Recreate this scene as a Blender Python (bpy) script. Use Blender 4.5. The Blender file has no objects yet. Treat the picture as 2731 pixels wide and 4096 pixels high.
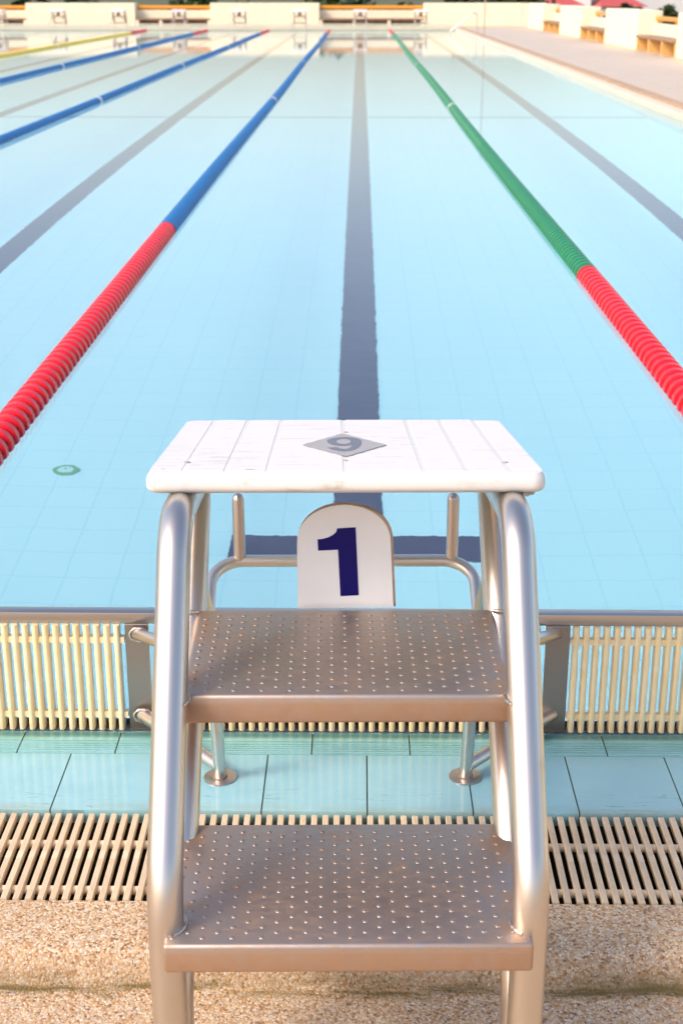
import bpy, bmesh, math, random
from mathutils import Vector, Matrix
random.seed(7)
R = math.radians
sc = bpy.context.scene
col = sc.collection
PI = math.pi

# ------------------------------------------------------------------ materials
class N:
    """tiny node-graph helper"""
    def __init__(s, name):
        s.m = bpy.data.materials.new(name); s.m.use_nodes = True
        s.t = s.m.node_tree; s.n = s.t.nodes; s.l = s.t.links
        s.n.clear()
        s.out = s.n.new('ShaderNodeOutputMaterial')
    def node(s, typ, ins=None, **kw):
        n = s.n.new(typ)
        for k, v in kw.items(): setattr(n, k, v)
        for k, v in (ins or {}).items():
            if isinstance(v, bpy.types.NodeSocket): s.l.new(v, n.inputs[k])
            else: n.inputs[k].default_value = v
        return n
    def coord(s, which='Object'): return s.node('ShaderNodeTexCoord').outputs[which]
    def mapping(s, vec, scale=(1,1,1), loc=(0,0,0)):
        return s.node('ShaderNodeMapping', {'Vector': vec, 'Scale': scale, 'Location': loc}).outputs[0]
    def noise(s, vec, scale, detail=4, rough=.55, out='Fac'):
        return s.node('ShaderNodeTexNoise', {'Vector': vec, 'Scale': scale, 'Detail': detail, 'Roughness': rough}).outputs[out]
    def ramp(s, fac, stops, interp='LINEAR'):
        n = s.node('ShaderNodeValToRGB', {'Fac': fac}); cr = n.color_ramp; cr.interpolation = interp
        while len(cr.elements) < len(stops): cr.elements.new(.5)
        for e, (p, c) in zip(cr.elements, stops):
            e.position = p; e.color = (c, c, c, 1) if isinstance(c, (int, float)) else (*c, 1)
        return n.outputs[0]
    def mix(s, fac, a, b, blend='MIX'):
        n = s.node('ShaderNodeMix', data_type='RGBA', blend_type=blend)
        for i, v in ((0, fac), (6, a), (7, b)):
            if isinstance(v, bpy.types.NodeSocket): s.l.new(v, n.inputs[i])
            elif i: n.inputs[i].default_value = (*v, 1)
            else: n.inputs[i].default_value = v
        return n.outputs[2]
    def math(s, op, a, b=0., c=None):
        n = s.node('ShaderNodeMath', operation=op)
        for i, v in enumerate((a, b) if c is None else (a, b, c)):
            if isinstance(v, bpy.types.NodeSocket): s.l.new(v, n.inputs[i])
            else: n.inputs[i].default_value = v
        return n.outputs[0]
    def sep(s, vec): return s.node('ShaderNodeSeparateXYZ', {0: vec}).outputs
    def maprange(s, v, a, b, c=0., d=1.):
        n = s.node('ShaderNodeMapRange', {'Value': v, 'From Min': a, 'From Max': b, 'To Min': c, 'To Max': d}); return n.outputs[0]
    def bump(s, h, strength=.3, dist=.001, normal=None):
        ins = {'Height': h, 'Strength': strength, 'Distance': dist}
        if normal: ins['Normal'] = normal
        return s.node('ShaderNodeBump', ins).outputs[0]
    def bsdf(s, color, rough=.5, metal=0., normal=None, spec=.5, **extra):
        ins = {'Base Color': color if isinstance(color, bpy.types.NodeSocket) else (*color, 1), 'Roughness': rough, 'Metallic': metal, 'Specular IOR Level': spec}
        if normal: ins['Normal'] = normal
        ins.update(extra)
        b = s.node('ShaderNodeBsdfPrincipled', ins)
        s.l.new(b.outputs[0], s.out.inputs[0]); return s.m

def m_simple(name, c, rough=.5, metal=0., var=.0, scale=8, spec=.5):
    g = N(name)
    if var:
        f = g.noise(g.coord(), scale)
        c2 = tuple(max(0, x*(1-var)) for x in c); c3 = tuple(min(1, x*(1+var*.5)) for x in c)
        return g.bsdf(g.ramp(f, [(.3, c2), (.7, c3)]), rough, metal, spec=spec)
    return g.bsdf(c, rough, metal, spec=spec)

def m_steel(name, base, rust, rough=.27, amount=.5):
    g = N(name); co = g.coord()
    fine = g.noise(g.mapping(co, (260, 260, 14)), 1, 3)
    blot = g.noise(co, 9, 5, .65); blot2 = g.noise(co, 38, 4, .7)
    mask = g.math('MULTIPLY', g.ramp(blot, [(.55, 0), (.78, 1)]), g.ramp(blot2, [(.4, 0), (.65, 1)]))
    mask = g.math('MULTIPLY', mask, amount)
    c = g.mix(mask, base, rust)
    r = g.math('ADD', g.math('MULTIPLY_ADD', fine, .02, rough-.01), g.math('MULTIPLY', mask, .2))
    met = g.math('SUBTRACT', 1., g.math('MULTIPLY', mask, .6))
    return g.bsdf(c, r, met)

def m_tread(name):
    g = N(name); co = g.coord(); x, y, z = g.sep(co)
    streak = g.noise(g.mapping(co, (40, 110, 110)), 1, 7, .75)
    blot = g.noise(co, 9, 5, .65)
    mask = g.math('MULTIPLY', g.ramp(streak, [(.42, 0), (.64, 1)]), g.ramp(blot, [(.38, .25), (.68, 1)]))
    lip = g.math('MULTIPLY', g.maprange(z, -.024, -.036), g.ramp(g.noise(co, 90, 4), [(.3, .45), (.6, 1)]))
    face = g.math('MULTIPLY', g.maprange(z, -.005, -.012), g.ramp(g.noise(co, 26, 5, .65), [(.35, .50), (.7, .78)]))  # front face: rust, plus the orange ground reflection put into the colour
    corner = g.math('MULTIPLY', g.maprange(g.math('ABSOLUTE', x), .12, .19), g.ramp(g.noise(co, 30, 5), [(.42, .1), (.6, .65)]))
    mk = g.math('MAXIMUM', g.math('MAXIMUM', g.math('MULTIPLY', mask, .85), lip), g.math('MAXIMUM', face, corner))
    rc = g.mix(g.noise(co, 55, 3), (.36, .18, .078), (.46, .265, .125))
    c = g.mix(mk, (.50, .435, .39), rc)
    r = g.math('MULTIPLY_ADD', mk, .10, .44)
    met = g.math('SUBTRACT', 1., g.math('MULTIPLY', mk, .5))
    return g.bsdf(c, r, met, g.bump(g.noise(g.mapping(co, (30, 400, 400)), 1, 2), .05, .0004))

def m_aggregate(name):
    g = N(name); co = g.coord(); x, y, z = g.sep(co)
    warp = g.noise(co, 120, 2, out='Color')
    v = g.node('ShaderNodeVectorMath', {0: co, 1: g.node('ShaderNodeVectorMath', {0: warp, 'Scale': .0035}, operation='SCALE').outputs[0]}, operation='ADD').outputs[0]
    vor = g.node('ShaderNodeTexVoronoi', {'Vector': v, 'Scale': 290., 'Randomness': 1.}, feature='F1')
    rnd = g.sep(vor.outputs['Color'])
    stone = g.ramp(rnd[0], [(0, (.16, .09, .055)), (.08, (.38, .17, .055)), (.2, (.56, .31, .125)), (.42, (.66, .45, .255)), (.68, (.75, .57, .37)), (.88, (.86, .74, .56)), (1, (.46, .42, .40))])
    edge = g.ramp(vor.outputs['Distance'], [(.35, 0), (.8, 1)])
    c = g.mix(g.math('MULTIPLY', edge, .6), stone, (.40, .27, .155))
    big = g.noise(co, 3.2, 4)
    c = g.mix(g.ramp(big, [(.35, .22), (.65, 0)]), c, (.46, .31, .18))
    # moss in the corner under the kerb; shading of the riser painted in
    d = g.math('ABSOLUTE', g.math('SUBTRACT', g.math('MULTIPLY_ADD', g.noise(g.mapping(co, (9, 9, 9)), 1, 4, .7), .034, y), 1.593))
    mn = g.noise(g.mapping(co, (4, 40, 40)), 1, 6, .65)
    moss = g.math('MULTIPLY', g.maprange(d, .017, .003), g.ramp(mn, [(.40, .05), (.56, 1)]))
    riser_shade = g.math('MULTIPLY', g.math('MULTIPLY', g.maprange(y, 1.612, 1.598), g.maprange(y, 1.574, 1.582)), g.ramp(mn, [(.3, .35), (.6, .75)]))
    c = g.mix(g.math('MULTIPLY', riser_shade, .6), c, (.20, .13, .065))
    c = g.mix(g.math('MULTIPLY', moss, .9), c, (.115, .080, .010))
    h = g.math('SUBTRACT', 1., vor.outputs['Distance'])
    h2 = g.math('ADD', h, g.math('MULTIPLY', rnd[1], .5))
    return g.bsdf(c, .62, 0., g.bump(h2, .6, .0016))

def m_floor_tiles(name):
    g = N(name); co = g.coord()
    br = g.node('ShaderNodeTexBrick', {'Vector': g.mapping(co, (1, 1, 1), (.084, .10, 0)), 'Scale': 1., 'Mortar Size': .0042, 'Mortar Smooth': .3, 'Brick Width': .168, 'Row Height': .168, 'Bias': 0.,
        'Color1': (.455, .875, .955, 1), 'Color2': (.47, .885, .96, 1), 'Mortar': (.405, .825, .92, 1)}, offset=0., squash=1.)
    c = g.mix(g.ramp(g.noise(co, .8, 4), [(.35, .25), (.65, 0)]), br.outputs[0], (.44, .86, .945))
    return g.bsdf(c, .5)

def m_ledge(name):
    g = N(name); co = g.coord(); x, y, z = g.sep(co)
    n1 = g.noise(co, 14, 5, .6)
    c = g.ramp(n1, [(.3, (.27, .54, .61)), (.7, (.33, .60, .66))])
    tid = g.math('FLOOR', g.math('DIVIDE', g.math('SUBTRACT', x, .017), .1695))
    wn = g.node('ShaderNodeTexWhiteNoise', {'W': tid}, noise_dimensions='1D').outputs[0]
    c = g.mix(g.math('MULTIPLY', wn, .35), c, (.36, .62, .62))
    algae = g.math('MULTIPLY', g.maprange(y, 2.10, 2.20), g.ramp(g.noise(g.mapping(co, (12, 50, 1)), 1, 5), [(.3, .35), (.65, 1)]))
    c = g.mix(g.math('MULTIPLY', algae, .62), c, (.12, .34, .17))
    c = g.mix(g.math('MULTIPLY', g.maprange(y, 2.188, 2.203), .75), c, (.03, .12, .10))
    wave = g.noise(g.mapping(co, (7, 90, 1)), 1, 3, .4)
    lines = g.math('MULTIPLY', g.ramp(wave, [(.488, 0), (.5, 1), (.512, 0)]), g.math('MULTIPLY', g.maprange(y, 2.035, 2.01), g.ramp(g.noise(co, 9, 2), [(.45, 0), (.6, .6)])))
    c = g.mix(lines, c, (.10, .17, .18))
    scum = g.math('MULTIPLY', g.maprange(y, 1.985, 1.962), g.ramp(g.noise(g.mapping(co, (8, 30, 1)), 1, 4), [(.35, 0), (.7, .7)]))
    c = g.mix(scum, c, (.30, .36, .30))
    rr = g.math('MULTIPLY_ADD', g.noise(co, 40, 3), .10, .05)
    return g.bsdf(c, rr, 0., g.bump(g.noise(g.mapping(co, (20, 60, 1)), 1, 3), .12, .0006), .6)

def m_platform(name):
    g = N(name); co = g.coord()
    st = g.noise(g.mapping(co, (10, 120, 10)), 1, 5, .7)
    bl = g.noise(co, 5, 3)
    mk = g.math('MULTIPLY', g.ramp(st, [(.55, 0), (.68, .75)]), g.ramp(bl, [(.42, .15), (.60, 1)]))
    c = g.mix(mk, (.73, .715, .68), (.40, .33, .26))
    return g.bsdf(c, .42, 0., g.bump(g.noise(co, 240, 3), .08, .0006))

def m_bars(name, base, grime, gl=.4):
    g = N(name); co = g.coord(); x, y, z = g.sep(co)
    n = g.noise(co, 30, 4)
    c = g.mix(g.ramp(n, [(.42, 0), (.75, .45)]), base, grime)
    wn = g.node('ShaderNodeTexWhiteNoise', {'W': g.math('FLOOR', g.math('ADD', g.math('DIVIDE', x, .0178), .28))}, noise_dimensions='1D').outputs[0]
    c = g.mix(g.math('MULTIPLY', wn, .30), c, grime)
    return g.bsdf(c, gl, 0., g.bump(g.noise(co, 180, 3), .1, .0006))

def m_water(name):
    g = N(name); co = g.coord()
    w1 = g.noise(g.mapping(co, (1., .8, 1)), 17, 2, .45)
    w2 = g.noise(g.mapping(co, (1., .7, 1)), 1.4, 2, .4)
    h = g.math('ADD', g.math('MULTIPLY', w1, .35), w2)
    nm = g.bump(h, WAVE, .01)
    b = g.node('ShaderNodeBsdfPrincipled', {'Base Color': (.93, .985, 1, 1), 'Roughness': 0., 'IOR': 1.333, 'Transmission Weight': 1., 'Normal': nm})
    g.l.new(b.outputs[0], g.out.inputs[0]); return g.m
WAVE = .085

def m_leaf(name, a, b):
    g = N(name)
    f = g.noise(g.coord(), 1.3, 3)
    c = g.ramp(f, [(.3, a), (.7, b)])
    return g.bsdf(c, .55, spec=.3)

def m_wall(name, base):
    g = N(name); co = g.coord()
    st = g.noise(g.mapping(co, (2.5, 2.5, .6)), 1, 5, .6)
    c = g.mix(g.ramp(st, [(.5, 0), (.8, .35)]), base, tuple(x*.72 for x in base))
    return g.bsdf(c, .75, 0., g.bump(g.noise(co, 60, 4), .15, .004))

def m_deck(name):
    g = N(name); co = g.coord()
    br = g.node('ShaderNodeTexBrick', {'Vector': co, 'Scale': 1., 'Mortar Size': .006, 'Brick Width': .3, 'Row Height': .3, 'Bias': 0.,
        'Color1': (.57, .465, .335, 1), 'Color2': (.62, .51, .37, 1), 'Mortar': (.40, .33, .28, 1)}, offset=0.)
    c = g.mix(g.ramp(g.noise(g.mapping(co, (1.4, .35, 1)), 1, 4), [(.35, .6), (.65, 0)]), br.outputs[0], (.57, .48, .40))
    return g.bsdf(c, .5)

M = {
 'steel': m_steel('brushed_steel', (.65, .60, .54), (.44, .25, .13), .32, .5),
 'steel_dirty': m_steel('stained_steel', (.50, .45, .41), (.33, .18, .09), .32, .9),
 'plate': m_steel('dull_dark_steel', (.36, .305, .26), (.30, .17, .10), .42, .5),
 'weld': m_simple('weld_bead', (.62, .58, .53), .33, 1., .2, 90),
 'tread': m_tread('rust_streaked_steel'),
 'white': m_platform('white_fibreglass'),
 'face': m_simple('white_number_face', (.955, .94, .91), .35, 0, .02, 30),
 'chip': m_simple('worn_chip', (.42, .36, .31), .7, 0, .4, 400),
 'niche': m_simple('niche_bounce_tint', (.74, .45, .16), .7, 0, .1, 3),  # warm light bounced inside the niches is put into the colour
 'far_wall': m_wall('pale_cream_paint', (.82, .74, .55)),
 'board': m_simple('brown_board', (.56, .38, .25), .55, 0, .2, 60),
 'ink': m_simple('navy_ink', (.010, .006, .125), .45, spec=.2),
 'sticker': m_simple('grey_sticker', (.39, .365, .36), .4, 0, .08, 60),
 'sticker_ink': m_simple('faded_grey_ink', (.15, .16, .20), .45, 0, .15, 120),
 'cream_bar': m_bars('cream_plastic', (.92, .77, .50), (.82, .59, .24)),
 'grate': m_bars('beige_plastic', (.83, .67, .46), (.66, .50, .32), .45),
 'agg': m_aggregate('washed_aggregate'),
 'floor': m_floor_tiles('pool_tiles'),
 'ledge': m_ledge('wet_ledge_tile'),
 'grout': m_simple('mossy_grout', (.13, .12, .02), .7, 0, .5, 40),
 'mark': m_simple('navy_marking_tile', (.042, .046, .098), .5, 0, .2, 6),
 'cross': m_simple('grey_blue_seam_tile', (.24, .50, .60), .5),
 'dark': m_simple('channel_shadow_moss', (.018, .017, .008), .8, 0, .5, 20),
 'edge_dark': m_simple('dark_blue_edge', (.05, .06, .09), .4),  # dark bluish strip low behind the bars
 'gutter_edge': m_simple('grey_mortar', (.22, .19, .14), .7, 0, .4, 60),
 'water': m_water('pool_water'),
 'wall': m_wall('cream_paint', (.88, .79, .58)),
 'coping': m_wall('pale_coping', (.68, .60, .47)),
 'deckm': m_deck('pinkish_deck_tile'),
 'edge_tile': m_simple('tan_edge_tile', (.48, .33, .20), .6, 0, .2, 5),
 'seat': m_simple('brown_stone_seat', (.34, .22, .14), .6, 0, .3, 6),
 'orange': m_simple('orange_rail_paint', (.72, .30, .015), .4),
 'dryblue': m_simple('dull_blue_back', (.10, .16, .20), .5),
 'ground': m_simple('dry_grass_ground', (.10, .11, .04), .9, 0, .4, .05),
 'bark': m_simple('bark', (.09, .06, .04), .9, 0, .3, 5),
 'roof': m_simple('red_roof', (.56, .085, .065), .6, 0, .3, 2),
 'house': m_simple('white_render', (.80, .78, .74), .8, 0, .06, 1),
 'pane': m_simple('blue_window', (.06, .09, .22), .15),
 'red': m_simple('red_float', (.78, .004, .018), .30, 0, .12, 20),
 'redslot': m_simple('red_float_slot', (.16, .003, .008), .35),
 'blue': m_simple('blue_float', (.0, .155, .42), .42, 0, .15, 20),
 'green': m_simple('green_float', (.003, .215, .08), .32, 0, .15, 20),
 'yellow': m_simple('yellow_float', (.92, .66, .05), .36, 0, .1, 20),
 'whitef': m_simple('white_float', (.80, .76, .68), .35),
 'cable': m_simple('steel_cable', (.4, .4, .4), .4, 1.),
 'inlet': m_simple('inlet_cover', (.42, .80, .80), .4),
 'inlet_ring': m_simple('inlet_ring', (.13, .42, .20), .4),
 'film': m_simple('clear_tape', (.60, .62, .58), .25),
}

# ------------------------------------------------------------------ mesh helpers
class MB:
    """collects verts/faces, builds ONE mesh object"""
    def __init__(s): s.v = []; s.f = []; s.mi = []; s.cur = 0
    def add(s, vs, fs):
        o = len(s.v); s.v += [tuple(v) for v in vs]
        s.f += [tuple(i+o for i in f) for f in fs]; s.mi += [s.cur]*len(fs); return s
    def box(s, a, b):
        (x0, y0, z0), (x1, y1, z1) = a, b
        s.add([(x0,y0,z0),(x1,y0,z0),(x1,y1,z0),(x0,y1,z0),(x0,y0,z1),(x1,y0,z1),(x1,y1,z1),(x0,y1,z1)],
              [(0,3,2,1),(4,5,6,7),(0,1,5,4),(1,2,6,5),(2,3,7,6),(3,0,4,7)]); return s
    def tube(s, pts, r, seg=20, caps=True, dome=False):
        pts = [Vector(p) for p in pts]; rs = r if isinstance(r, (list, tuple)) else [r]*len(pts)
        ts = []
        for i in range(len(pts)):
            a = pts[max(i-1, 0)]; b = pts[min(i+1, len(pts)-1)]; ts.append((b-a).normalized())
        up = Vector((1, 0, 0)) if abs(ts[0].x) < .9 else Vector((0, 0, 1))
        vs = []; u = (up - ts[0]*up.dot(ts[0])).normalized()
        for p, t, rr in zip(pts, ts, rs):
            u = (u - t*u.dot(t)).normalized(); w = t.cross(u)
            for k in range(seg):
                a = 2*PI*k/seg; vs.append(p + (u*math.cos(a) + w*math.sin(a))*rr)
        fs = []
        for i in range(len(pts)-1):
            for k in range(seg):
                k2 = (k+1) % seg
                fs.append((i*seg+k, i*seg+k2, (i+1)*seg+k2, (i+1)*seg+k))
        if caps:
            fs.append(tuple(range(seg-1, -1, -1))); n = (len(pts)-1)*seg; fs.append(tuple(range(n, n+seg)))
        s.add(vs, fs); return s
    def extrude_x(s, prof, x0, x1):
        """closed profile of (y,z), counter-clockwise seen from +x"""
        n = len(prof); vs = [(x0, y, z) for y, z in prof] + [(x1, y, z) for y, z in prof]
        fs = [(i, (i+1) % n, n+(i+1) % n, n+i) for i in range(n)]
        fs = [tuple(reversed(f)) for f in fs]
        fs += [tuple(range(n)), tuple(range(2*n-1, n-1, -1))]
        s.add(vs, fs); return s
    def extrude_y(s, prof, y0, y1):
        n = len(prof); vs = [(x, y0, z) for x, z in prof] + [(x, y1, z) for x, z in prof]
        s.add(vs, [(i, (i+1) % n, n+(i+1) % n, n+i) for i in range(n)] + [tuple(range(n-1, -1, -1)), tuple(range(n, 2*n))]); return s
    def dome(s, c, r, h, seg=8, rings=3):
        vs = []; fs = []
        for j in range(rings):
            a = PI/2*j/rings
            for k in range(seg):
                t = 2*PI*k/seg
                vs.append((c[0]+r*math.cos(a)*math.cos(t), c[1]+r*math.cos(a)*math.sin(t), c[2]+h*math.sin(a)))
        vs.append((c[0], c[1], c[2]+h))
        for j in range(rings-1):
            for k in range(seg):
                k2 = (k+1) % seg; fs.append((j*seg+k, j*seg+k2, (j+1)*seg+k2, (j+1)*seg+k))
        for k in range(seg): fs.append(((rings-1)*seg+k, (rings-1)*seg+(k+1) % seg, rings*seg))
        s.add(vs, fs); return s
    def lathe(s, prof, c, seg=24):
        """prof list of (r,z) bottom to top about +z through c"""
        vs = []; fs = []
        for r, z in prof:
            for k in range(seg):
                t = 2*PI*k/seg; vs.append((c[0]+r*math.cos(t), c[1]+r*math.sin(t), c[2]+z))
        for j in range(len(prof)-1):
            for k in range(seg):
                k2 = (k+1) % seg; fs.append((j*seg+k, j*seg+k2, (j+1)*seg+k2, (j+1)*seg+k))
        fs.append(tuple(range(seg-1, -1, -1))); n = (len(prof)-1)*seg; fs.append(tuple(range(n, n+seg)))
        s.add(vs, fs); return s
    def build(s, name, mats, parent=None, smooth=None, bevel=None):
        me = bpy.data.meshes.new(name); me.from_pydata(s.v, [], s.f)
        for m in (mats if isinstance(mats, (list, tuple)) else [mats]): me.materials.append(M[m])
        if any(s.mi): me.polygons.foreach_set('material_index', s.mi)
        bm = bmesh.new(); bm.from_mesh(me)
        if bevel:
            bmesh.ops.bevel(bm, geom=[e for e in bm.edges if e.is_manifold and e.calc_face_angle(0) > R(40)], offset=bevel[0], segments=bevel[1], affect='EDGES', profile=.5)
        bmesh.ops.recalc_face_normals(bm, faces=bm.faces)
        bm.to_mesh(me); bm.free()
        if smooth is not None:
            me.polygons.foreach_set('use_smooth', [True]*len(me.polygons))
            me.set_sharp_from_angle(angle=R(smooth))
        o = bpy.data.objects.new(name, me); col.objects.link(o)
        if parent: o.parent = parent
        return o

def fillet(pts, rad, n=9):
    """polyline with rounded corners; rad: one radius or a list for the inner points"""
    pts = [Vector(p) for p in pts]; out = [pts[0]]
    for i in range(1, len(pts)-1):
        r = rad[i-1] if isinstance(rad, (list, tuple)) else rad
        a, b, c = pts[i-1], pts[i], pts[i+1]
        d1 = (a-b).normalized(); d2 = (c-b).normalized(); ang = d1.angle(d2)
        t = min(r/math.tan(ang/2), (a-b).length*.49, (c-b).length*.49); r2 = t*math.tan(ang/2)
        bis = (d1+d2).normalized(); cen = b + bis*(r2/math.sin(ang/2))
        s = b+d1*t-cen; e = b+d2*t-cen; tot = s.angle(e); ax = s.cross(e).normalized()
        for k in range(n+1): out.append(cen + Matrix.Rotation(tot*k/n, 3, ax) @ s)
    out.append(pts[-1]); return out

def tag(o, label=None, cat=None, group=None, kind=None):
    for k, v in (('label', label), ('category', cat), ('group', group), ('kind', kind)):
        if v: o[k] = v
    return o
def empty(name, loc=(0,0,0), rz=0.):
    o = bpy.data.objects.new(name, None); o.empty_display_size = .1; col.objects.link(o)
    o.location = loc; o.rotation_euler.z = rz; return o
def copy_tree(o, parent=None, skip=()):
    c = o.copy(); col.objects.link(c); c.parent = parent
    for ch in list(o.children):
        if ch.name.split('.')[0] not in skip: copy_tree(ch, c, skip)
    return c
def filled(name, outer, holes, to3d, mat, thick_dir, parent):
    """flat plate from 2-D outlines with holes, extruded along thick_dir"""
    bm = bmesh.new(); es = []
    for loop in [outer]+holes:
        vs = [bm.verts.new(to3d(*p)) for p in loop]
        es += [bm.edges.new((vs[i], vs[(i+1) % len(vs)])) for i in range(len(vs))]
    bmesh.ops.triangle_fill(bm, edges=es, use_beauty=True, use_dissolve=False)
    ex = bmesh.ops.extrude_face_region(bm, geom=list(bm.faces))
    bmesh.ops.translate(bm, vec=thick_dir, verts=[v for v in ex['geom'] if isinstance(v, bmesh.types.BMVert)])
    bmesh.ops.recalc_face_normals(bm, faces=bm.faces)
    me = bpy.data.meshes.new(name); bm.to_mesh(me); bm.free(); me.materials.append(M[mat])
    o = bpy.data.objects.new(name, me); col.objects.link(o); o.parent = parent; return o
def struct(o): return tag(o, kind='structure')

# ------------------------------------------------------------------ pool
PX0, PX1, PY0, PY1, PD = -15.9, 3.28, 2.25, 51.45, 1.25
WZ = 0.0
b = MB(); b.add([(PX0,PY0,-PD),(PX1,PY0,-PD),(PX1,PY1,-PD),(PX0,PY1,-PD)], [(0,1,2,3)])
floor_o = struct(b.build('pool_floor', 'floor'))
b = MB()
b.box((PX0-.2, PY0-.05, -PD-.1), (PX1+.12, PY0, -.012)); b.box((PX0-.2, PY1, -PD-.1), (PX1+.12, PY1+.1, -.012))
b.box((PX1, PY0, -PD-.1), (PX1+.12, PY1, -.004)); b.box((PX0-.2, PY0, -PD-.1), (PX0, PY1, -.004))
basin = struct(b.build('pool_wall', 'floor'))
NX = 1
b = MB(); b.add([(PX0,PY0-.04,WZ),(PX1,PY0-.04,WZ),(PX1,PY1+.04,WZ),(PX0,PY1+.04,WZ)], [(0,1,2,3)])
water = struct(b.build('water', 'water'))
# painted / tiled lane markings on the floor, one sheet per lane
for i in range(-7, 2):
    xc = 2.1*i; z = -PD+.004
    b = MB(); b.add([(xc-.084,4.41,z),(xc+.084,4.41,z),(xc+.084,49.2,z),(xc-.084,49.2,z)], [(0,1,2,3)])
    for y0, y1 in ((4.23, 4.41), (49.2, 49.4)): b.add([(xc-.42,y0,z),(xc+.42,y0,z),(xc+.42,y1,z),(xc-.42,y1,z)], [(0,1,2,3)])
    struct(b.build('lane_marking', 'mark'))
b = MB(); z = -PD+.004
xs = [PX0]+[v for i in range(-7, 2) for v in (2.1*i-.086, 2.1*i+.086)]+[PX1]
for a, c in zip(xs[::2], xs[1::2]): b.add([(a,16.72,z),(c,16.72,z),(c,16.9,z),(a,16.9,z)], [(0,1,2,3)])
struct(b.build('floor_seam', 'cross'))
t = empty('floor_inlet', (-1.074, 4.92, -PD))
MB().lathe([(.030,.002),(.030,.012),(.012,.016)], (0,0,0), 24).build('cover', 'inlet', t, 40)
MB().lathe([(.046,.001),(.046,.008),(.031,.010)], (0,0,0), 28).build('ring', 'inlet_ring', t, 40)
MB().lathe([(.006,.015),(.006,.018)], (0,0,0), 12).build('screw', 'inlet_ring', t, 40)
tag(t, 'round pale inlet cover on the pool floor left of the starting block', 'pool inlet')

# ------------------------------------------------------------------ near pool edge: wet tiled ledge, channel, kerb, deck
XL, XR = -16.0, 3.575
b = MB()
n0 = int(round((XL-.017)/.1695))
k = n0
while .017+.1695*k < XR:
    x0 = .017+.1695*k+.0012; x1 = .017+.1695*(k+1)-.0012
    b.box((x0, 1.957, -.02), (x1, 2.1355, .004))
    x0 -= .095; x1 -= .095
    b.box((x0, 2.1385, -.02), (x1, 2.2125, .0032))
    for j in range(5): b.box((x0, 2.142+.0072*j, .0032), (x1, 2.1466+.0072*j, .0046))
    b.box((x0, 2.181, .0032), (x1, 2.192, .0046))
    k += 1
struct(b.build('tile_ledge', 'ledge', bevel=None))
b = MB(); b.box((XL, 1.9585, -.02), (XR, 2.214, .0012)); struct(b.build('ledge_bed', 'grout'))
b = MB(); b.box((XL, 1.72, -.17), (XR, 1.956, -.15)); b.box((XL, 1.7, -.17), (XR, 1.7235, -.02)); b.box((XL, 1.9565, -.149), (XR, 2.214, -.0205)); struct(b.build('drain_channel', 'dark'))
b = MB()
prof = [(1.7245, -.16), (1.7245, -.004), (1.7225, -.0005), (1.64, .000), (1.618, -.0015), (1.604, -.006), (1.594, -.014), (1.589, -.027), (1.584, -.034), (1.575, -.0378), (1.56, -.039), (1.56, -.16)]
nseg = 700
vs = []; 
rng = random.Random(3)
wob = [rng.uniform(-.0022, .0022) for _ in range(nseg+1)]
for i in range(nseg+1):
    x = XL + (XR-XL)*i/nseg
    for j, (y, z) in enumerate(prof):
        vs.append((x, y + (wob[i] if 4 <= j <= 9 else 0), z))
n = len(prof); fs = [(i*n+j, i*n+j+1, (i+1)*n+j+1, (i+1)*n+j) for i in range(nseg) for j in range(n-1)]
b.add(vs, fs); struct(b.build('kerb', 'agg', smooth=50))
b = MB(); b.add([(-24,-12,-.040),(12,-12,-.040),(12,1.562,-.0392),(-24,1.562,-.0392)], [(0,1,2,3)]); struct(b.build('near_deck', 'agg'))

# drain grate (slats along y, two round cross rods)
g = empty('drain_grate', (0, 1.84, 0))
sl = MB(); p = .0178
w = .0049
for i in range(int(XL/p)+2, int(XR/p)-1):
    x = i*p + .004
    pr_ = [(x-w*.80, -.013), (x+w*.80, -.013), (x+w, -.004), (x+w*.92, -.0006)]
    for q in (.66, .22, -.22, -.66): pr_ += [(x+w*(q+.17), .0004), (x+w*(q), .0006), (x+w*(q-.17), .0004), (x+w*(q-.21), -.0004)]
    pr_ += [(x-w*.92, -.0006), (x-w, -.004)]
    sl.extrude_y(pr_, 1.7262-1.84, 1.9525-1.84)
    sl.box((x-w*.86, -.012, -.001), (x+w*.86, .006, .0009))
sl.build('slats', 'grate', g)
for yy in (.041, -.078):
    MB().tube([(XL+.05, yy, -.0105), (XR-.05, yy, -.0105)], .0066, 12).build('cross_rod', 'grate', g, 40)
tag(g, 'long beige slatted drain grate in the deck between wet tiles and kerb', 'drain grate')

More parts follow.
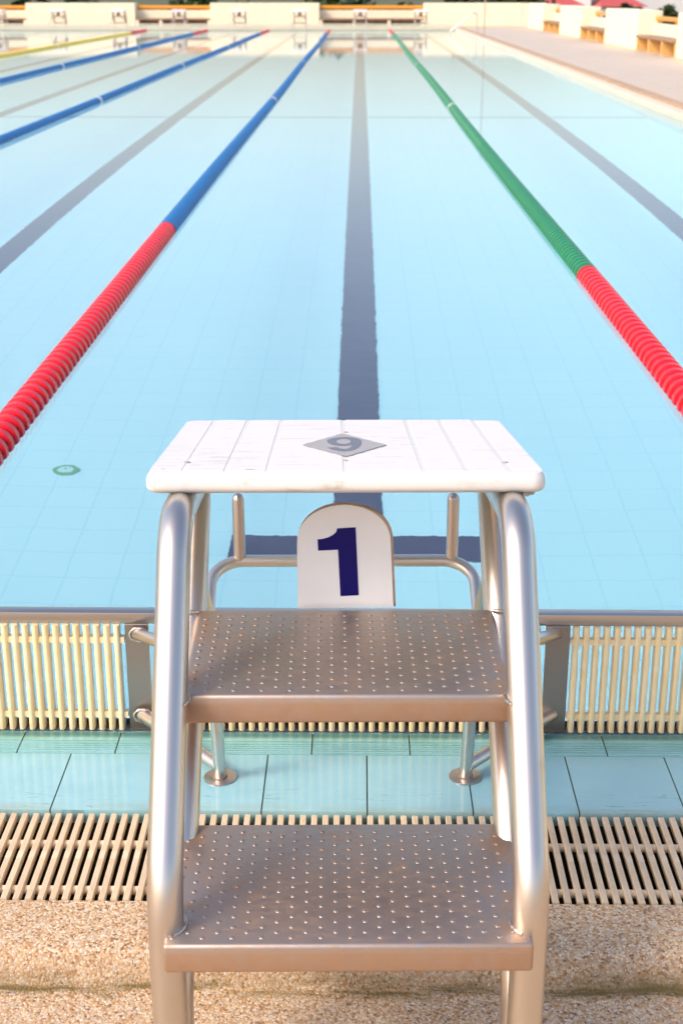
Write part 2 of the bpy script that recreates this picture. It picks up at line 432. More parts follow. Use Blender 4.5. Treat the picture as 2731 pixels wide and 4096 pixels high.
# ------------------------------------------------------------------ end barrier with vertical grille
def barrier(name, y, flip, x0, x1, plates, fine=True):
    t = empty(name, (0, y, 0), PI if flip else 0.)
    rim = MB(); rim.box((x0, -.001, .2042), (x1, .025, .2252)); rim.build('rim', 'steel_dirty' if fine else 'far_wall', t, 30, (.0018, 2))
    MB().box((x0, -.006, -.006), (x1, .022, -.0005)).build('base_strip', 'gutter_edge' if fine else 'far_wall', t)
    MB().box((x0, .016, -.0055), (x1, .0195, .0085)).build('back_strip', 'edge_dark', t)
    xs = [x0] + [v for pl in plates for v in pl] + [x1]
    for a, c in zip(xs[::2], xs[1::2]):
        gm = MB(); pp = .0178 if fine else .06; ww = .0054 if fine else .017
        nn = int((c-a-.002)/pp); off = a + ((c-a) - pp*(nn-1))/2
        for i in range(nn):
            x = off + i*pp
            if fine:
                gm.add([(x+px, py, zz) for zz in (.0005, .204) for px, py in ((-ww*.75,-.009),(-ww*.3,-.0105),(ww*.3,-.0105),(ww*.75,-.009),(ww,-.005),(ww*.85,.012),(-ww*.85,.012),(-ww,-.005))],
                       [tuple(range(7,-1,-1)), tuple(range(8,16))] + [(j,(j+1)%8,8+(j+1)%8,8+j) for j in range(8)])
            else: gm.box((x-ww, -.01, .0005), (x+ww, .01, .204))
        for zz in (.1755, .0295): gm.box((a+.001, -.0065, zz-.0055), (c-.001, .005, zz+.0055))
        gm.build('grille_panel', 'cream_bar' if fine else 'far_wall', t)
    for a, c in plates: MB().box((a+.0006, -.004, -.0005), (c-.0006, .003, .2046)).build('steel_plate', 'plate', t, bevel=(.0008, 1))
    return t
end_b = barrier('end_barrier', 2.235, False, XL+.1, PX1+.1, [(-.405, -.363), (.3265, .3695)])
tag(end_b, 'near pool end barrier of cream upright bars under a steel rim', 'pool barrier')

# ------------------------------------------------------------------ starting block
def make_block():
    # local frame: origin on the deck line y=1.3, x centred; Y below are world y minus 1.3
    O = 1.3
    root = empty('starting_block', (-.0085, 1.3, 0), .019)
    L = lambda y: y-O
    tr = .0203
    s86 = math.tan(R(8.3))
    topz = lambda y: .6873 - (y-1.628)*s86           # platform top surface
    runz = lambda y: topz(y) - .026 - tr + .001
    S = .2030
    for sx in (-1, 1):
        yc = 1.308; zc0 = .275
        slope = 1.40
        # front corner: sloping line meets the run below the platform
        yk = 1.322; zk = .300
        ym = 1.50
        for _ in range(40): ym = yk + (runz(ym)-zk)/slope
        path = fillet([(sx*S, L(1.322), -.040), (sx*S, L(yk), zk), (sx*S, L(ym), runz(ym)), (sx*S, L(1.90), runz(1.90))], [.13, .085], 12)
        leg = MB().tube(path, tr, 32).build('front_leg', 'steel', root, 50)
        yt = 1.35+(.60-.129)*.937
        p2 = fillet([(sx*S, L(1.378), -.040), (sx*S, L(1.378), .112), (sx*S, L(1.850), runz(1.850)-.004)], [.10], 8)
        rl = MB().tube(p2, tr*.98, 28).build('rear_leg', 'steel', root, 50)
        # weld beads where treads meet the tubes
        for (cy, cz, r0, a0, a1, own) in ((1.449, .4737, .0212, -42, 80, leg), (1.326, .2570, .0212, -60, 70, leg), (1.716, .4737, .021, 150, 300, rl), (1.521, .2570, .0215, 150, 300, rl)):
            pts = []
            for i in range(19):
                a = R(a0+(a1-a0)*i/18); pts.append((sx*(S - r0*math.cos(a)*1.0), L(cy)+r0*1.15*math.sin(a), cz+.0004*math.sin(i*2.3)))
            MB().tube(pts, [.0026+.0006*math.sin(i*2.6) for i in range(19)], 8).build('weld', 'weld', own, 60)
    # treads
    def tread(name, y0, y1, zt, hw, bx0, nb, by0, th, th_b):
        o = empty
        m = MB(); m.box((-hw, L(y0), -th), (hw, L(y1), 0))
        t = m.build(name, 'tread', root, 30, (.0042, 3)); t.location = (0, 0, zt)
        bm_ = MB()
        for r in range(23):
            yy = by0 + r*.0095
            for i in range(-1, nb+1):
                xx = bx0 + .0328*i + (.0164 if r % 2 else 0)
                if abs(xx) < hw-.008 and yy < y1-.006:
                    if abs(abs(xx)-S) < .022 and min(abs(yy-y0-.05), abs(yy-y1)) < .024: continue
                    bm_.dome((xx, L(yy), -.0002), .0034, .0012, 10, 3)
        s = bm_.build('anti_slip_studs', 'tread', t, 60)
        return t
    tread('step', 1.4586, 1.701, .4727, .192, -.1642, 12, 1.4725, .0367, .03)
    tread('step', 1.287, 1.529, .2563, .2035, -.1938, 13, 1.3015, .0367, .04)
    # platform (own local frame: u across, v up the slope)
    W, D, T = .2405, .452, .026
    pl = MB()
    def outline(ins, n=8, rf=.019, rb=.016):
        o = []
        for cx, cy, r, a0 in ((W-rf, rf, rf, -90), (W-rb, D-rb, rb, 0), (-W+rb, D-rb, rb, 90), (-W+rf, rf, rf, 180)):
            r2 = max(r-ins, .002); ccx = cx; ccy = cy
            for i in range(n+1):
                a = R(a0+90*i/n); o.append((ccx+r2*math.cos(a), ccy+r2*math.sin(a)))
        return o
    rings = [(.008, -T), (.003, -T+.002), (.0006, -T+.0055), (0, -T+.009), (0, -.012), (.0012, -.0065), (.004, -.0018), (.0085, -.0009)]
    allv = []
    for ins, z in rings: allv += [(x, y, z) for x, y in outline(ins)]
    n = len(outline(0)); fs = [(j*n+i, j*n+(i+1) % n, (j+1)*n+(i+1) % n, (j+1)*n+i) for j in range(len(rings)-1) for i in range(n)]
    fs += [tuple(range(n-1, -1, -1)), tuple(range((len(rings)-1)*n, len(rings)*n))]
    pl.add(allv, fs)
    # ribbed planks between the lengthwise grooves
    gx = [-W, -.195, -.144, -.0935, 0, .0945, .1457, .197, W]
    rp = .0098
    for a, c in zip(gx[:-1], gx[1:]):
        a2 = a + (.0036 if a > -W+.001 else .004); c2 = c - (.0036 if c < W-.001 else .004)
        v0 = .014; v1 = D-.004
        if a == -W or c == W: v0 = .020; v1 = D-.014
        prof = [(v0-.004, -.0028)]
        v = v0
        while v < v1-rp:
            prof += [(v, -.0009), (v+.0022, -.0001), (v+rp-.0022, -.0001), (v+rp-.0004, -.0009)]; v += rp
        prof += [(v1, -.0028)]
        pl.extrude_x(list(reversed(prof)), a2, c2)
    pl.v = [(x*(1-.022*y/D), y, z) for x, y, z in pl.v]
    p = pl.build('platform', 'white', root, 35)
    p.scale = (1.02, 1.02, 1.02); p.location = (0, L(1.628), .6873); p.rotation_euler.x = -R(8.3)
    for cu, cv, w_, h_ in ((-.196, .075, .011, .007), (.198, .070, .010, .007), (-.115, .022, .014, .003), (.003, .245+.075, .007, .010), (.0, .087, .006, .006), (-.22, .026, .006, .002)):
        ch = MB(); rr = random.Random(int(cu*1e4)); q = [(cu+w_*.5*math.cos(R(a))*rr.uniform(.6, 1.1), cv+h_*.5*math.sin(R(a))*rr.uniform(.6, 1.1), .0004) for a in range(0, 360, 36)]
        ch.add(q+[(x, y, -.0012) for x, y, z in q], [tuple(range(10))]+[(i, (i+1) % 10, 10+(i+1) % 10, 10+i) for i in range(10)]); ch.build('worn_chip', 'chip', p)
    # number plate sticker
    P3 = lambda u, v: (u, v, .0006)
    rag = random.Random(5); dia = [(-.0555, .205), (.002, .112), (.0555, .202), (-.002, .302)]
    dia2 = []
    for i in range(4):
        a, c = Vector(dia[i]), Vector(dia[(i+1) % 4]); nrm = Vector(((c-a).y, -(c-a).x)).normalized()
        for q in range(8):
            f = q/8; pt = a.lerp(c, f) + nrm*(0 if q in (0,) else (.0012 if q % 2 else -.0008)); dia2.append((pt.x, pt.y))
    st = filled('number_sticker', dia2, [], P3, 'sticker', (0, 0, .0003), p)
    el = lambda cx, cy, rx, ry, n, a0=0, a1=360: [(cx+rx*math.cos(R(a0+(a1-a0)*i/n)), cy+ry*math.sin(R(a0+(a1-a0)*i/n))) for i in range(n+1)]
    out9 = el(.5, .685, .5, .315, 20, 180, 0)
    out9 += [(.985, .52), (.95, .36), (.85, .19), (.70, .06), (.5, 0), (.33, .03), (.15, .12), (.025, .26), (.295, .277), (.36, .2), (.45, .16), (.55, .165), (.63, .23), (.69, .34), (.70, .44), (.6, .385), (.45, .365), (.3, .385), (.15, .455), (.05, .55)]
    hole = el(.475, .685, .205, .18, 20, 0, 342)
    G9 = lambda a, c: (-.0235+.047*a, .148+.120*c, .00095)
    filled('number', out9, [hole], G9, 'sticker_ink', (0, 0, .0002), st)
    # torn tape under the right front corner
    tp = MB(); rr = random.Random(9); q0 = []
    for i in range(9): q0.append((.205-.0002*i+.0045*i*.8-.004, .016+rr.uniform(-.003, .003), -T-.0005)); 
    for i in range(9): q0.append((q0[i][0]+rr.uniform(-.002,.002), q0[i][1]-.004, -T-.003-rr.uniform(0, .006)*(1-abs(i-4)/5)))
    tp.add(q0, [(i, i+1, i+10, i+9) for i in range(8)]); tp.build('torn_tape', 'film', p)
    # number panel "1"
    Lx = lambda x: x*1.0176+.0168      # world x at this depth -> local
    Zx = lambda z: 1.235-(1.235-z)*k7
    yp = L(1.73); k7 = 1.0176
    arch = [(-.0783, .4750)] + [(-.0786, .563)]
    for i in range(1, 22):
        a = PI - PI*i/22; arch.append((-.0180+.0606*math.cos(a), .5665+.0528*max(math.sin(a), 0)**.92))
    arch += [(.0426, .566), (.0471, .4764)]
    PP = lambda x, z: (Lx(x), yp, Zx(z))
    bd = filled('number_panel', [(x+.0006+(.0026 if x > 0 else 0), z+.0002) for x, z in arch], [], lambda x, z: (Lx(x), yp+.0018, Zx(z)), 'board', (0, .009, 0), root)
    fc = filled('panel_face', arch, [], PP, 'face', (0, .0016, 0), bd)
    one = [(-.0268,.5873),(-.0029,.5889),(.0013,.4937),(-.0226,.4925),(-.0257,.5579),(-.0514,.5567),(-.0521,.5723),(-.0455,.5728),(-.0376,.5752),(-.0318,.5788),(-.0283,.582)]
    filled('number', list(reversed(one)), [], lambda x, z: (Lx(x), yp-.0006, Zx(z)), 'ink', (0, .0005, 0), fc)
    # grab bar loop over the water and its two upright grips
    rb = .0098
    yb = L(2.09); xb = .208
    loop = fillet([(-xb, L(1.975), .328), (-xb, yb, .3835), (xb, yb, .3835), (xb, L(1.975), .328)], [.05, .05], 10)
    gb = MB().tube(loop, rb, 20).build('grab_bar', 'steel', root, 50)
    for x in (-.1645, .1735):
        pts = [(x, yb, .386), (x, yb, .4875)]; rs = [.0096, .0096]
        for i in range(1, 6): a = PI/2*i/5; pts.append((x, yb, .4875+.0105*math.sin(a))); rs.append(max(.0096*math.cos(a), .0004))
        MB().tube(pts, rs, 20).build('hand_grip', 'steel_dirty', gb, 50)
    # foot posts, round foot plates, braces to the barrier plates
    for sx in (-1, 1):
        fx = sx*.2045
        post = MB().tube([(fx, L(2.062), .003), (sx*.2045, L(1.972), .335)], .0105, 20).build('foot_post', 'steel', root, 50)
        MB().lathe([(.0275, .004), (.0275, .0062), (.0262, .0068)], (fx, L(2.0625), 0), 36).build('foot_plate', 'steel_dirty', post, 40)
        MB().lathe([(.0125, .0066), (.0122, .0075), (.0108, .013), (.0104, .022)], (fx, L(2.0615), 0), 20).build('rust_collar', 'seat', post, 40)
        MB().tube([(sx*.206, L(1.976), .332), (sx*.2015, L(1.775), .510)], .0105, 16).build('diagonal_brace', 'steel', root, 50)
        ex = -.378-(-.0085)+.015 if sx < 0 else .3475+.0085+.017
        for ya, za, zb in ((2.052, .032, .032), (1.985, .262, .190)):
            br = MB().tube([(fx, L(ya), za), (ex, L(2.229), zb)], .0108, 16).build('side_brace', 'steel', root, 50)
            ring = [(ex-sx*.002+.0135*math.cos(R(a))*1.15, L(2.2272), zb+.0125*math.sin(R(a))) for a in range(0, 361, 20)]
            MB().tube(ring, [.0026+.0008*math.sin(i*2.4) for i in range(19)], 7).build('weld', 'weld', br, 60)
    return root
blk = make_block()
tag(blk, 'large stainless starting block with white platform and navy number 1 panel in the foreground', 'starting block', 'starting blocks at both pool ends')

# ------------------------------------------------------------------ lane ropes
def float_section(name, y0, y1, mats, parent, xoff, seg, L=.070, slots=False):
    if seg < 16: L = .115
    v = []; f = []; mi = []
    n = max(1, int(round((y1-y0)/L))); L = (y1-y0)/n
    prof = [(.0, .0535), (.18, .0535), (.22, .0445), (.80, .0432), (.84, .0530)] if seg > 12 else [(.0, .053), (.25, .053), (.34, .0405), (.86, .0405)]
    rows = 0
    for i in range(n):
        for fr, r in prof:
            y = y0+(i+fr)*L; x = xoff(y)
            for k in range(seg):
                a = 2*PI*k/seg; v.append((x+r*math.cos(a), y, .006+r*math.sin(a)))
            rows += 1
    for j in range(rows-1):
        q = j % len(prof); im = j//len(prof)
        for k in range(seg):
            k2 = (k+1) % seg; f.append((j*seg+k, (j+1)*seg+k, (j+1)*seg+k2, j*seg+k2))
            a = 360*(k+.5)/seg
            mi.append(1 if slots and q == 2 and (a < 26 or a > 340 or 154 < a < 200) and (k+im) % 2 else 0)
    f.append(tuple(range(seg))); f.append(tuple(range((rows-1)*seg+seg-1, (rows-1)*seg-1, -1))); mi += [0, 0]
    b = MB(); b.v = v; b.f = f; b.mi = mi
    return b.build(name, mats, parent, 35 if seg > 16 else 50)
def rope(x, y_near, color, ring_ys, y_far, label, ph, red_near=True):
    t = empty('lane_rope', (x, 2.3, 0))
    xo = lambda y: .008*math.sin(y*.35+ph)
    off = lambda y: xo(y)
    def sec(y0, y1, m, nm, lab):
        seg = 22 if y0 < 11.5 else 14
        o = float_section(nm, y0-2.3, y1-2.3, [m, 'redslot'] if m == 'red' and seg > 12 else m, t, lambda yy: off(yy+2.3), seg, slots=(m == 'red' and seg > 12))
        o['label'] = lab; return o
    sec(2.55, y_near, 'red', 'red_floats', 'red floats at the near end of the rope')
    cuts = [y_near]
    if ring_ys and ring_ys[0] > 13: cuts.append(None)
    segs = []; y = y_near
    mids = [12.0] if y_near < 12 else []
    for ry in ring_ys:
        segs.append((y, ry-.055, color)); segs.append((ry-.055, ry+.055, 'whitef')); y = ry+.055
    segs.append((y, y_far, color))
    out = []
    for a, c, m in segs:
        if a < 12 < c: out += [(a, 12.0, m), (12.0, c, m)]
        else: out.append((a, c, m))
    cname = {'blue': 'blue', 'green': 'green', 'yellow': 'yellow', 'whitef': 'white'}
    for a, c, m in out: sec(a, c, m, cname[m]+('_floats' if m != 'whitef' else '_float'), cname[m]+(' floats in a long run' if m != 'whitef' else ' marker float'))
    sec(y_far, 51.1, 'red', 'red_floats', 'red floats at the far end of the rope')
    MB().tube([(xo(2.3), .0, .006), (xo(2.6), .26, .006)], .004, 8).build('cable', 'cable', t)
    MB().tube([(xo(51.), 48.75, .006), (0, 49.18, .03)], .004, 8).build('cable', 'cable', t)
    tag(t, label, 'lane rope', 'lane ropes floating on the pool')
rope(1.05, 6.50, 'green', [16.6, 26.7, 36.9], 46.7, 'green lane rope with red ends to the right of the starting block', .4)
rope(-1.05, 7.78, 'blue', [17.6, 27.4, 37.5], 46.7, 'blue lane rope with red end directly left of the starting block', 1.1)
rope(-3.15, 8.0, 'blue', [17.6, 26.2, 35.2], 46.7, 'blue lane rope second to the left of the starting block', 2.0)
rope(-5.25, 8.0, 'blue', [17.4, 26.0, 35.0], 46.7, 'blue lane rope next to the yellow one', 2.9)
rope(-7.35, 8.0, 'yellow', [16.0, 26.0, 36.0], 47.6, 'yellow lane rope with red ends at far left', 3.7)

# ------------------------------------------------------------------ right side: coping, deck, piers, benches
b = MB(); b.box((PX1-.004, PY0-.04, -.003), (PX1+.15, PY1+.2, .070)); struct(b.build('pool_coping', 'coping', bevel=(.008, 2)))
b = MB(); b.box((PX1+.151, PY0-.04, -.2), (PX1+.30, PY1+.2, .092)); struct(b.build('deck_edging', 'edge_tile'))
b = MB(); b.box((PX1+.301, -12, -5), (6.5, PY1+.25, .098)); struct(b.build('right_deck', 'deckm'))
b = MB(); b.box((-24, PY1+.26, -5), (7.0, 55.2, .10)); struct(b.build('far_deck', 'deckm'))
b = MB(); b.box((-24, 1.56, -5), (PX0-.21, PY1+.25, .098)); struct(b.build('left_deck', 'deckm'))
b = MB(); b.add([(-3000,-3000,-5.2),(3000,-3000,-5.2),(3000,3000,-5.2),(-3000,3000,-5.2)], [(0,1,2,3)]); struct(b.build('ground', 'ground'))
XF = 5.78
per = 8.05
piers = []
names_p = ['nearest', 'second', 'third', 'fourth']
ys = [27.3-per*k for k in (-2, -1, 0, 1, 2)]
pl_lab = {43.4: 'cream wall pier at far right of the pool side with a short bench after it', 35.35: 'cream wall pier between the middle and far benches on the right', 27.3: 'cream wall pier between the near and middle benches on the right',
          19.25: 'cream wall pier just past the nearest visible bench at right edge', 11.2: 'cream wall pier closest to the camera on the right deck'}
for y_b0 in (27.3, 35.35, 43.4, 19.25, 11.2):
    # bench from y_b0 to y_b0+3.95, pier from y_b0+3.95 to y_b0+8.05
    yb0, yb1, yp1 = y_b0, y_b0+3.95, min(y_b0+8.05, 53.4)
    far = {27.3: 'nearest of the three benches in view', 35.35: 'middle of the three benches in view', 43.4: 'farthest of the three benches in view', 19.25: 'bench beyond the right edge of view', 11.2: 'bench closest to the starting block side'}[y_b0]
    pr = MB().box((XF, yb1, .098), (6.30, yp1, .885)).build('wall_pier', 'wall', bevel=(.02, 2))
    tag(pr, 'thick cream wall pier behind the '+far.replace(' in view', ' on the right'), 'wall', 'cream wall piers along the right deck')
    t = empty('alcove_bench', (XF, yb0, .098))
    n3 = 3; dv = (yb1-yb0)/n3
    MB().box((-.02, .001, .262), (.318, yb1-yb0-.001, .312)).build('seat', 'seat', t, bevel=(.01, 2))
    MB().box((.26, .001, 0), (.317, yb1-yb0-.001, .261)).build('back_panel', 'niche', t)
    for i in range(4):
        c = min(max(i*dv, .07), yb1-yb0-.07); MB().box((.0, c-.06, 0), (.259, c+.06, .261)).build('divider', 'niche', t)
    tag(t, 'low brown bench with open niches, '+far, 'bench', 'benches along the right deck')
    lw = MB().box((6.10, yb0+.001, .098), (6.28, yb1-.001, .632)).build('low_wall', 'wall')
    tag(lw, 'low cream wall behind the '+far.replace(' in view', ' on the right'), 'wall', 'low walls behind the right benches')
    t = empty('railing', (6.19, yb0, .632))
    MB().tube([(0, .02, .10), (0, yb1-yb0-.02, .10)], .045, 12).build('rail', 'orange', t, 40)
    for f in (.04, .5, .96): MB().tube([(0, (yb1-yb0)*f, 0), (0, (yb1-yb0)*f, .10)], .035, 10).build('post', 'orange', t, 40)
    tag(t, 'orange railing on the low wall above the '+far.replace(' in view', ' on the right'), 'railing', 'orange railings on the walls')

# far end wall: piers, low walls with seats and orange rails
pb = [(-24.0, -18.6), (-15.95, -12.0), (-11.93+2.65-2.65, -8.02), (-5.34, -1.45), (2.28, 6.62)]
pb = [(-18.6, -14.65), (-11.93, -8.02), (-5.34, -1.45), (2.28, 5.775)]
gaps = [(-14.65, -11.93), (-8.02, -5.34), (-1.45, 2.28)]
lb = ['beyond the left edge of view', 'at left of the far end', 'in the middle of the far end', 'at right of the far end behind the hand rail']
for (a, c), l in zip(pb, lb):
    o = MB().box((a, 53.4, .10), (c, 54.2, .885)).build('wall_pier', 'wall', bevel=(.02, 2))
    tag(o, 'tall cream wall block '+l, 'wall', 'cream wall blocks at the far end')
MB_ = MB().box((5.776, 53.41, .10), (6.62, 54.2, .885)).build('wall_pier', 'wall'); tag(MB_, 'cream wall block in the far right corner of the deck', 'wall', 'cream wall blocks at the far end')
lb = ['at the far left', 'left of the middle cream block', 'right of the middle cream block']
for (a, c), l in zip(gaps, lb):
    o = MB().box((a+.001, 53.85, .10), (c-.001, 54.05, .64)).build('low_wall', 'wall'); tag(o, 'low cream wall at the far end '+l, 'wall', 'low walls at the far end')
    t = empty('alcove_bench', (a, 53.42, .10))
    MB().box((.001, -.02, .215), (c-a-.001, .42, .27)).build('seat', 'seat', t)
    MB().box((.001, .36, 0), (c-a-.001, .418, .214)).build('back_panel', 'seat', t)
    for i in range(4):
        x = min(max((c-a)*i/3, .06), c-a-.06); MB().box((x-.05, 0, 0), (x+.05, .359, .214)).build('divider', 'wall', t)
    tag(t, 'shaded brown seat with niches in the far wall '+l, 'bench', 'benches at the far end')
    t = empty('railing', (a, 53.95, .64))
    MB().tube([(.02, 0, .095), (c-a-.02, 0, .095)], .065, 12).build('rail', 'orange', t, 40)
    for f in (.04, .5, .96): MB().tube([((c-a)*f, 0, 0), ((c-a)*f, 0, .095)], .04, 10).build('post', 'orange', t, 40)
    tag(t, 'orange railing on the far low wall '+l, 'railing', 'orange railings on the walls')

# far end barrier and the row of far starting blocks
fb = barrier('end_barrier', 51.5, True, -PX1-.15, -PX0, [], fine=False)
tag(fb, 'far pool end barrier below the distant starting blocks', 'pool barrier')
fl = {1: 'first from the right, before the handrail', 0: 'second from the right, in line with the near block', -1: 'third from the right, before the middle cream wall block', -2: 'fourth from the right, before the middle cream wall block',
      -3: 'at the gap between the two cream wall blocks', -4: 'on the right before the left cream wall block', -5: 'on the left before the left cream wall block', -6: 'at the left edge of the photo'}
for i in range(-6, 2):
    c = copy_tree(blk, None, skip=('worn_chip', 'number', 'torn_tape', 'number_sticker', 'weld', 'rust_collar'))
    c.location = (2.1*i+.0085, 53.735-1.3, .0); c.rotation_euler.z = PI
    c['label'] = 'small far starting block '+fl[i]

# pole, hand rail
t = empty('flag_pole', (3.42, 41.2, .07))
MB().tube([(0,0,.02), (0,0,3.2)], .019, 14).build('pole', 'steel_dirty', t, 40)
MB().lathe([(.09,0),(.09,.015),(.05,.02)], (0,0,0), 20).build('base_plate', 'steel_dirty', t, 40)
tag(t, 'thin tall steel pole at the right pool edge', 'pole')
t = empty('hand_rail', (3.5, 46, .09))
MB().tube(fillet([(-.72,0,-.6), (-.72,0,.02), (-.02,0,.575), (.09,0,.52), (.09,0,0)], [.04,.08,.05], 6), .024, 14).build('rail', 'steel', t, 50)
MB().lathe([(.06,0),(.06,.012),(.03,.02)], (.09,0,0), 18).build('base_flange', 'steel', t, 40)
tag(t, 'bent steel pool hand rail at the far right corner of the pool', 'hand rail')

# ------------------------------------------------------------------ trees and houses beyond
for nm, a, c in (('leaf_dark', (.012,.030,.010), (.035,.065,.018)), ('leaf_mid', (.03,.055,.012), (.075,.105,.025)), ('leaf_brown', (.06,.05,.02), (.10,.085,.03))): M[nm] = m_leaf(nm, a, c)
def tree(x, y, top, rad, mat, label, rz, base=-5.2, n=2200, leaf=.24, group='trees behind the far wall'):
    rg = random.Random(rz)
    t = empty('tree', (x, y, base)); h = top-base
    tr = MB(); pts = [(0,0,-.1), (rg.uniform(-.1,.1), 0, h*.3), (rg.uniform(-.2,.2), rg.uniform(-.2,.2), h*.75)]
    tr.tube(pts, [.22,.17,.07], 10)
    for k in range(6):
        a = rg.uniform(0, 2*PI); z = h*rg.uniform(.3,.6); tr.tube([(0,0,z), (math.cos(a)*rad*.4, math.sin(a)*rad*.4, z+h*.14), (math.cos(a)*rad*.75, math.sin(a)*rad*.75, z+h*.22)], [.09,.06,.02], 7)
    tr.build('trunk', 'bark', t, 50)
    cl = []
    for k in range(16):
        a = rg.uniform(0, 2*PI); q = math.sqrt(rg.random())*rad*.75; zz = h*rg.uniform(.45,.93); cl.append((math.cos(a)*q, math.sin(a)*q, zz, rad*rg.uniform(.28,.5)))
    cr = MB()
    for k in range(n):
        cx, cy, cz, r = rg.choice(cl)
        d = Vector((rg.gauss(0,1), rg.gauss(0,1), rg.gauss(0,.8))).normalized()*r*(rg.random()**.45)
        p = Vector((cx, cy, cz))+d
        if p.z > h: p.z = h-rg.random()*.3
        u = Vector((rg.gauss(0,1), rg.gauss(0,1), rg.gauss(0,.6))).normalized(); w = u.cross(Vector((rg.gauss(0,1), rg.gauss(0,1), rg.gauss(0,1)))).normalized()
        s = leaf*rg.uniform(.6,1.4)
        cr.add([p-u*s, p-w*s*.5, p+u*s, p+w*s*.5], [(0,1,2,3)])
    cr.build('crown', mat, t); tag(t, label, 'tree', group)
kinds = ['leaf_dark', 'leaf_mid', 'leaf_dark', 'leaf_dark', 'leaf_mid', 'leaf_mid', 'leaf_dark', 'leaf_mid', 'leaf_dark', 'leaf_brown', 'leaf_dark', 'leaf_dark']
tx = [-18.2, -15.6, -13.2, -11.0, -8.8, -6.6, -4.4, -2.2, -.1, 2.0, 4.2, 6.4]
desc = ['over the left end of the far wall', 'just left of the leftmost cream wall block', 'behind the left railing', 'above the left part of the left cream block', 'above the right part of the left cream block', 'behind the railing between the cream blocks',
        'above the left part of the middle cream block', 'above the right part of the middle cream block', 'behind the railing in line with the starting block', 'behind the far railing, right half, with brownish leaves', 'above the right cream block, left of the pole', 'above the right cream block, right of the pole']
for i, (x, k, d) in enumerate(zip(tx, kinds, desc)):
    cn = {'leaf_dark': 'dark green', 'leaf_mid': 'lighter green', 'leaf_brown': 'brownish'}[k]
    tree(x, 59.5+1.6*((i*7) % 3), 1.0+.07*((i*5) % 3), 1.75, k, cn+' tree '+d, 100+i)
tree(15.3, 84, .95, 1.0, 'leaf_dark', 'dark small tree before the white houses at top right', 201, n=1500, group='trees on the right slope')
tree(16.6, 83, .80, .9, 'leaf_mid', 'lighter small tree just right of the red roofs', 202, n=1500, group='trees on the right slope')
tree(9.3, 43.0, .74, 1.4, 'leaf_mid', 'green bush behind the orange railing at the right edge', 203, n=2200, leaf=.12, group='trees on the right slope')
def house(x, y, w, d, eave, ridge, wallm, roofm, label, win):
    base = -5.2
    t = empty('house', (x, y, base)); e = eave-base; r = ridge-base
    MB().box((-w/2, -d/2, 0), (w/2, d/2, e)).build('wall', wallm, t)
    rf = MB(); o = .35
    rf.add([(-w/2-o,-d/2-o,e+.002),(w/2+o,-d/2-o,e+.002),(w/2+o,d/2+o,e+.002),(-w/2-o,d/2+o,e+.002),(-w/2+w*.18,0,r),(w/2-w*.18,0,r)], [(0,1,5,4),(1,2,5),(2,3,4,5),(3,0,4),(0,3,2,1)])
    rf.build('roof', roofm, t)
    for k in range(win):
        for zz in (e-1.5, e-4.0):
            xx = -w/2+w*(k+.5)/win
            f = MB().box((xx-.55, -d/2-.06, zz-.05), (xx+.55, -d/2-.003, zz+1.15)).build('window', 'house', t)
            MB().box((xx-.45, -d/2-.075, zz+.05), (xx+.45, -d/2-.061, zz+1.05)).build('pane', 'pane', f)
    tag(t, label, 'house', 'houses beyond the right wall')
house(12.0, 93, 2.6, 6, .42, .95, 'house', 'roof', 'white house with red roof farthest left at top right', 3)
house(14.0, 100, 1.7, 6, 3.2, 4.0, 'house', 'house', 'tall white building with dark blue windows between the red roofs', 2)
house(16.6, 98, 2.4, 6, .40, 1.0, 'house', 'roof', 'low house with a red roof right of the tall white building', 3)
house(22.3, 108, 8.2, 7, 2.6, 3.4, 'house', 'house', 'wide white building at the top right corner', 5)

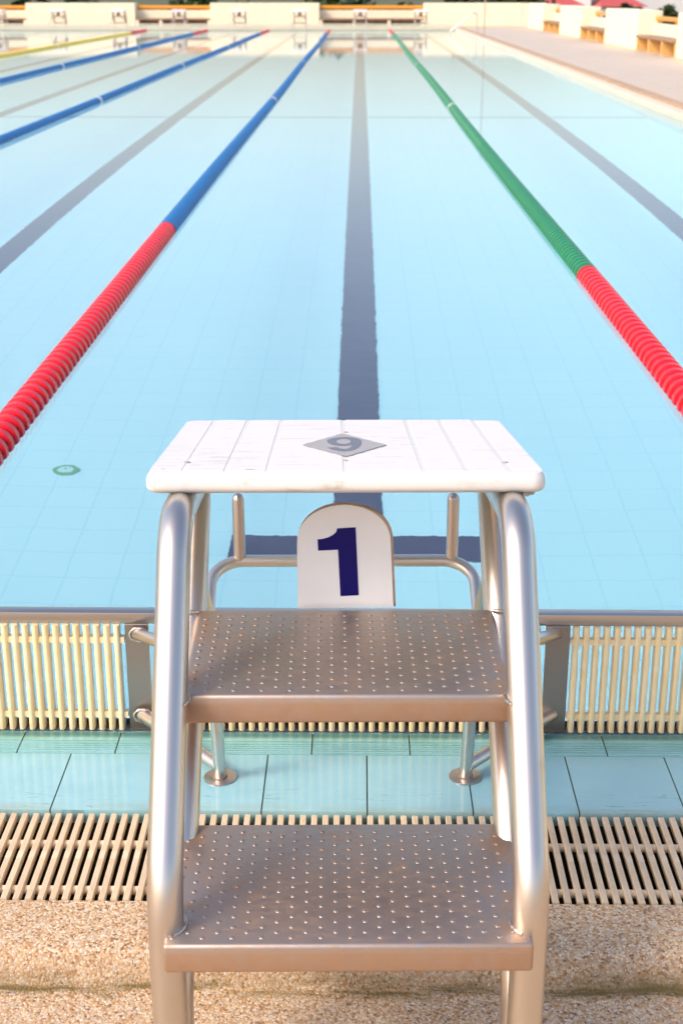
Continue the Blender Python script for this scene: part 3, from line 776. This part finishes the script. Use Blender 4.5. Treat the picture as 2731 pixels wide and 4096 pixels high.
# ------------------------------------------------------------------ light, sky, camera
sun_dir = Vector((-.62, -.40, .67)).normalized()
w = bpy.data.worlds.new('World'); sc.world = w; w.use_nodes = True
nt = w.node_tree; bg = nt.nodes['Background']
sky = nt.nodes.new('ShaderNodeTexSky'); sky.sky_type = 'NISHITA'; sky.sun_disc = False
sky.sun_elevation = math.asin(sun_dir.z); sky.sun_rotation = math.atan2(sun_dir.x, sun_dir.y)
sky.air_density = 1.0; sky.dust_density = 2.9; sky.ozone_density = 1.0
wm = nt.nodes.new('ShaderNodeMix'); wm.data_type = 'RGBA'; wm.blend_type = 'MULTIPLY'; wm.inputs[0].default_value = 1.
nt.links.new(sky.outputs[0], wm.inputs[6]); wm.inputs[7].default_value = (1.09, 1.0, .97, 1)
nt.links.new(wm.outputs[2], bg.inputs[0]); bg.inputs[1].default_value = .15
ld = bpy.data.lights.new('sun', 'SUN'); ld.energy = .95; ld.angle = R(13); ld.color = (1, .90, .76)
lo = bpy.data.objects.new('sun', ld); col.objects.link(lo); lo.rotation_euler = (-sun_dir).to_track_quat('-Z', 'Y').to_euler()
lo.location = (-6, -3, 8)

H = 1.235; pitch = 20.193; yaw = .709
cd = bpy.data.cameras.new('camera'); cam = bpy.data.objects.new('camera', cd); col.objects.link(cam); sc.camera = cam
cd.sensor_fit = 'VERTICAL'; cd.sensor_height = 36; cd.lens = 5650/4096*36
cd.clip_start = .05; cd.clip_end = 6000
cam.location = (0, 0, H); cam.rotation_euler = (R(90-pitch), 0, R(yaw))
cd.dof.use_dof = True; cd.dof.focus_distance = 2.15; cd.dof.aperture_fstop = 10

sc.view_settings.view_transform = 'Standard'; sc.view_settings.look = 'None'; sc.view_settings.gamma = 1; sc.view_settings.exposure = .92
cy = sc.cycles
cy.caustics_refractive = True; cy.caustics_reflective = False; cy.max_bounces = 10; cy.transmission_bounces = 8; cy.transparent_max_bounces = 8
cy.diffuse_bounces = 4; cy.glossy_bounces = 5; cy.sample_clamp_indirect = 8; cy.use_denoising = True; cy.blur_glossy = .3
ld.cycles.is_caustics_light = False
water.cycles.is_caustics_caster = True
for o in col.objects:
    if o.name.split('.')[0] in ('pool_floor', 'pool_wall', 'lane_marking', 'floor_seam'): o.cycles.is_caustics_receiver = True
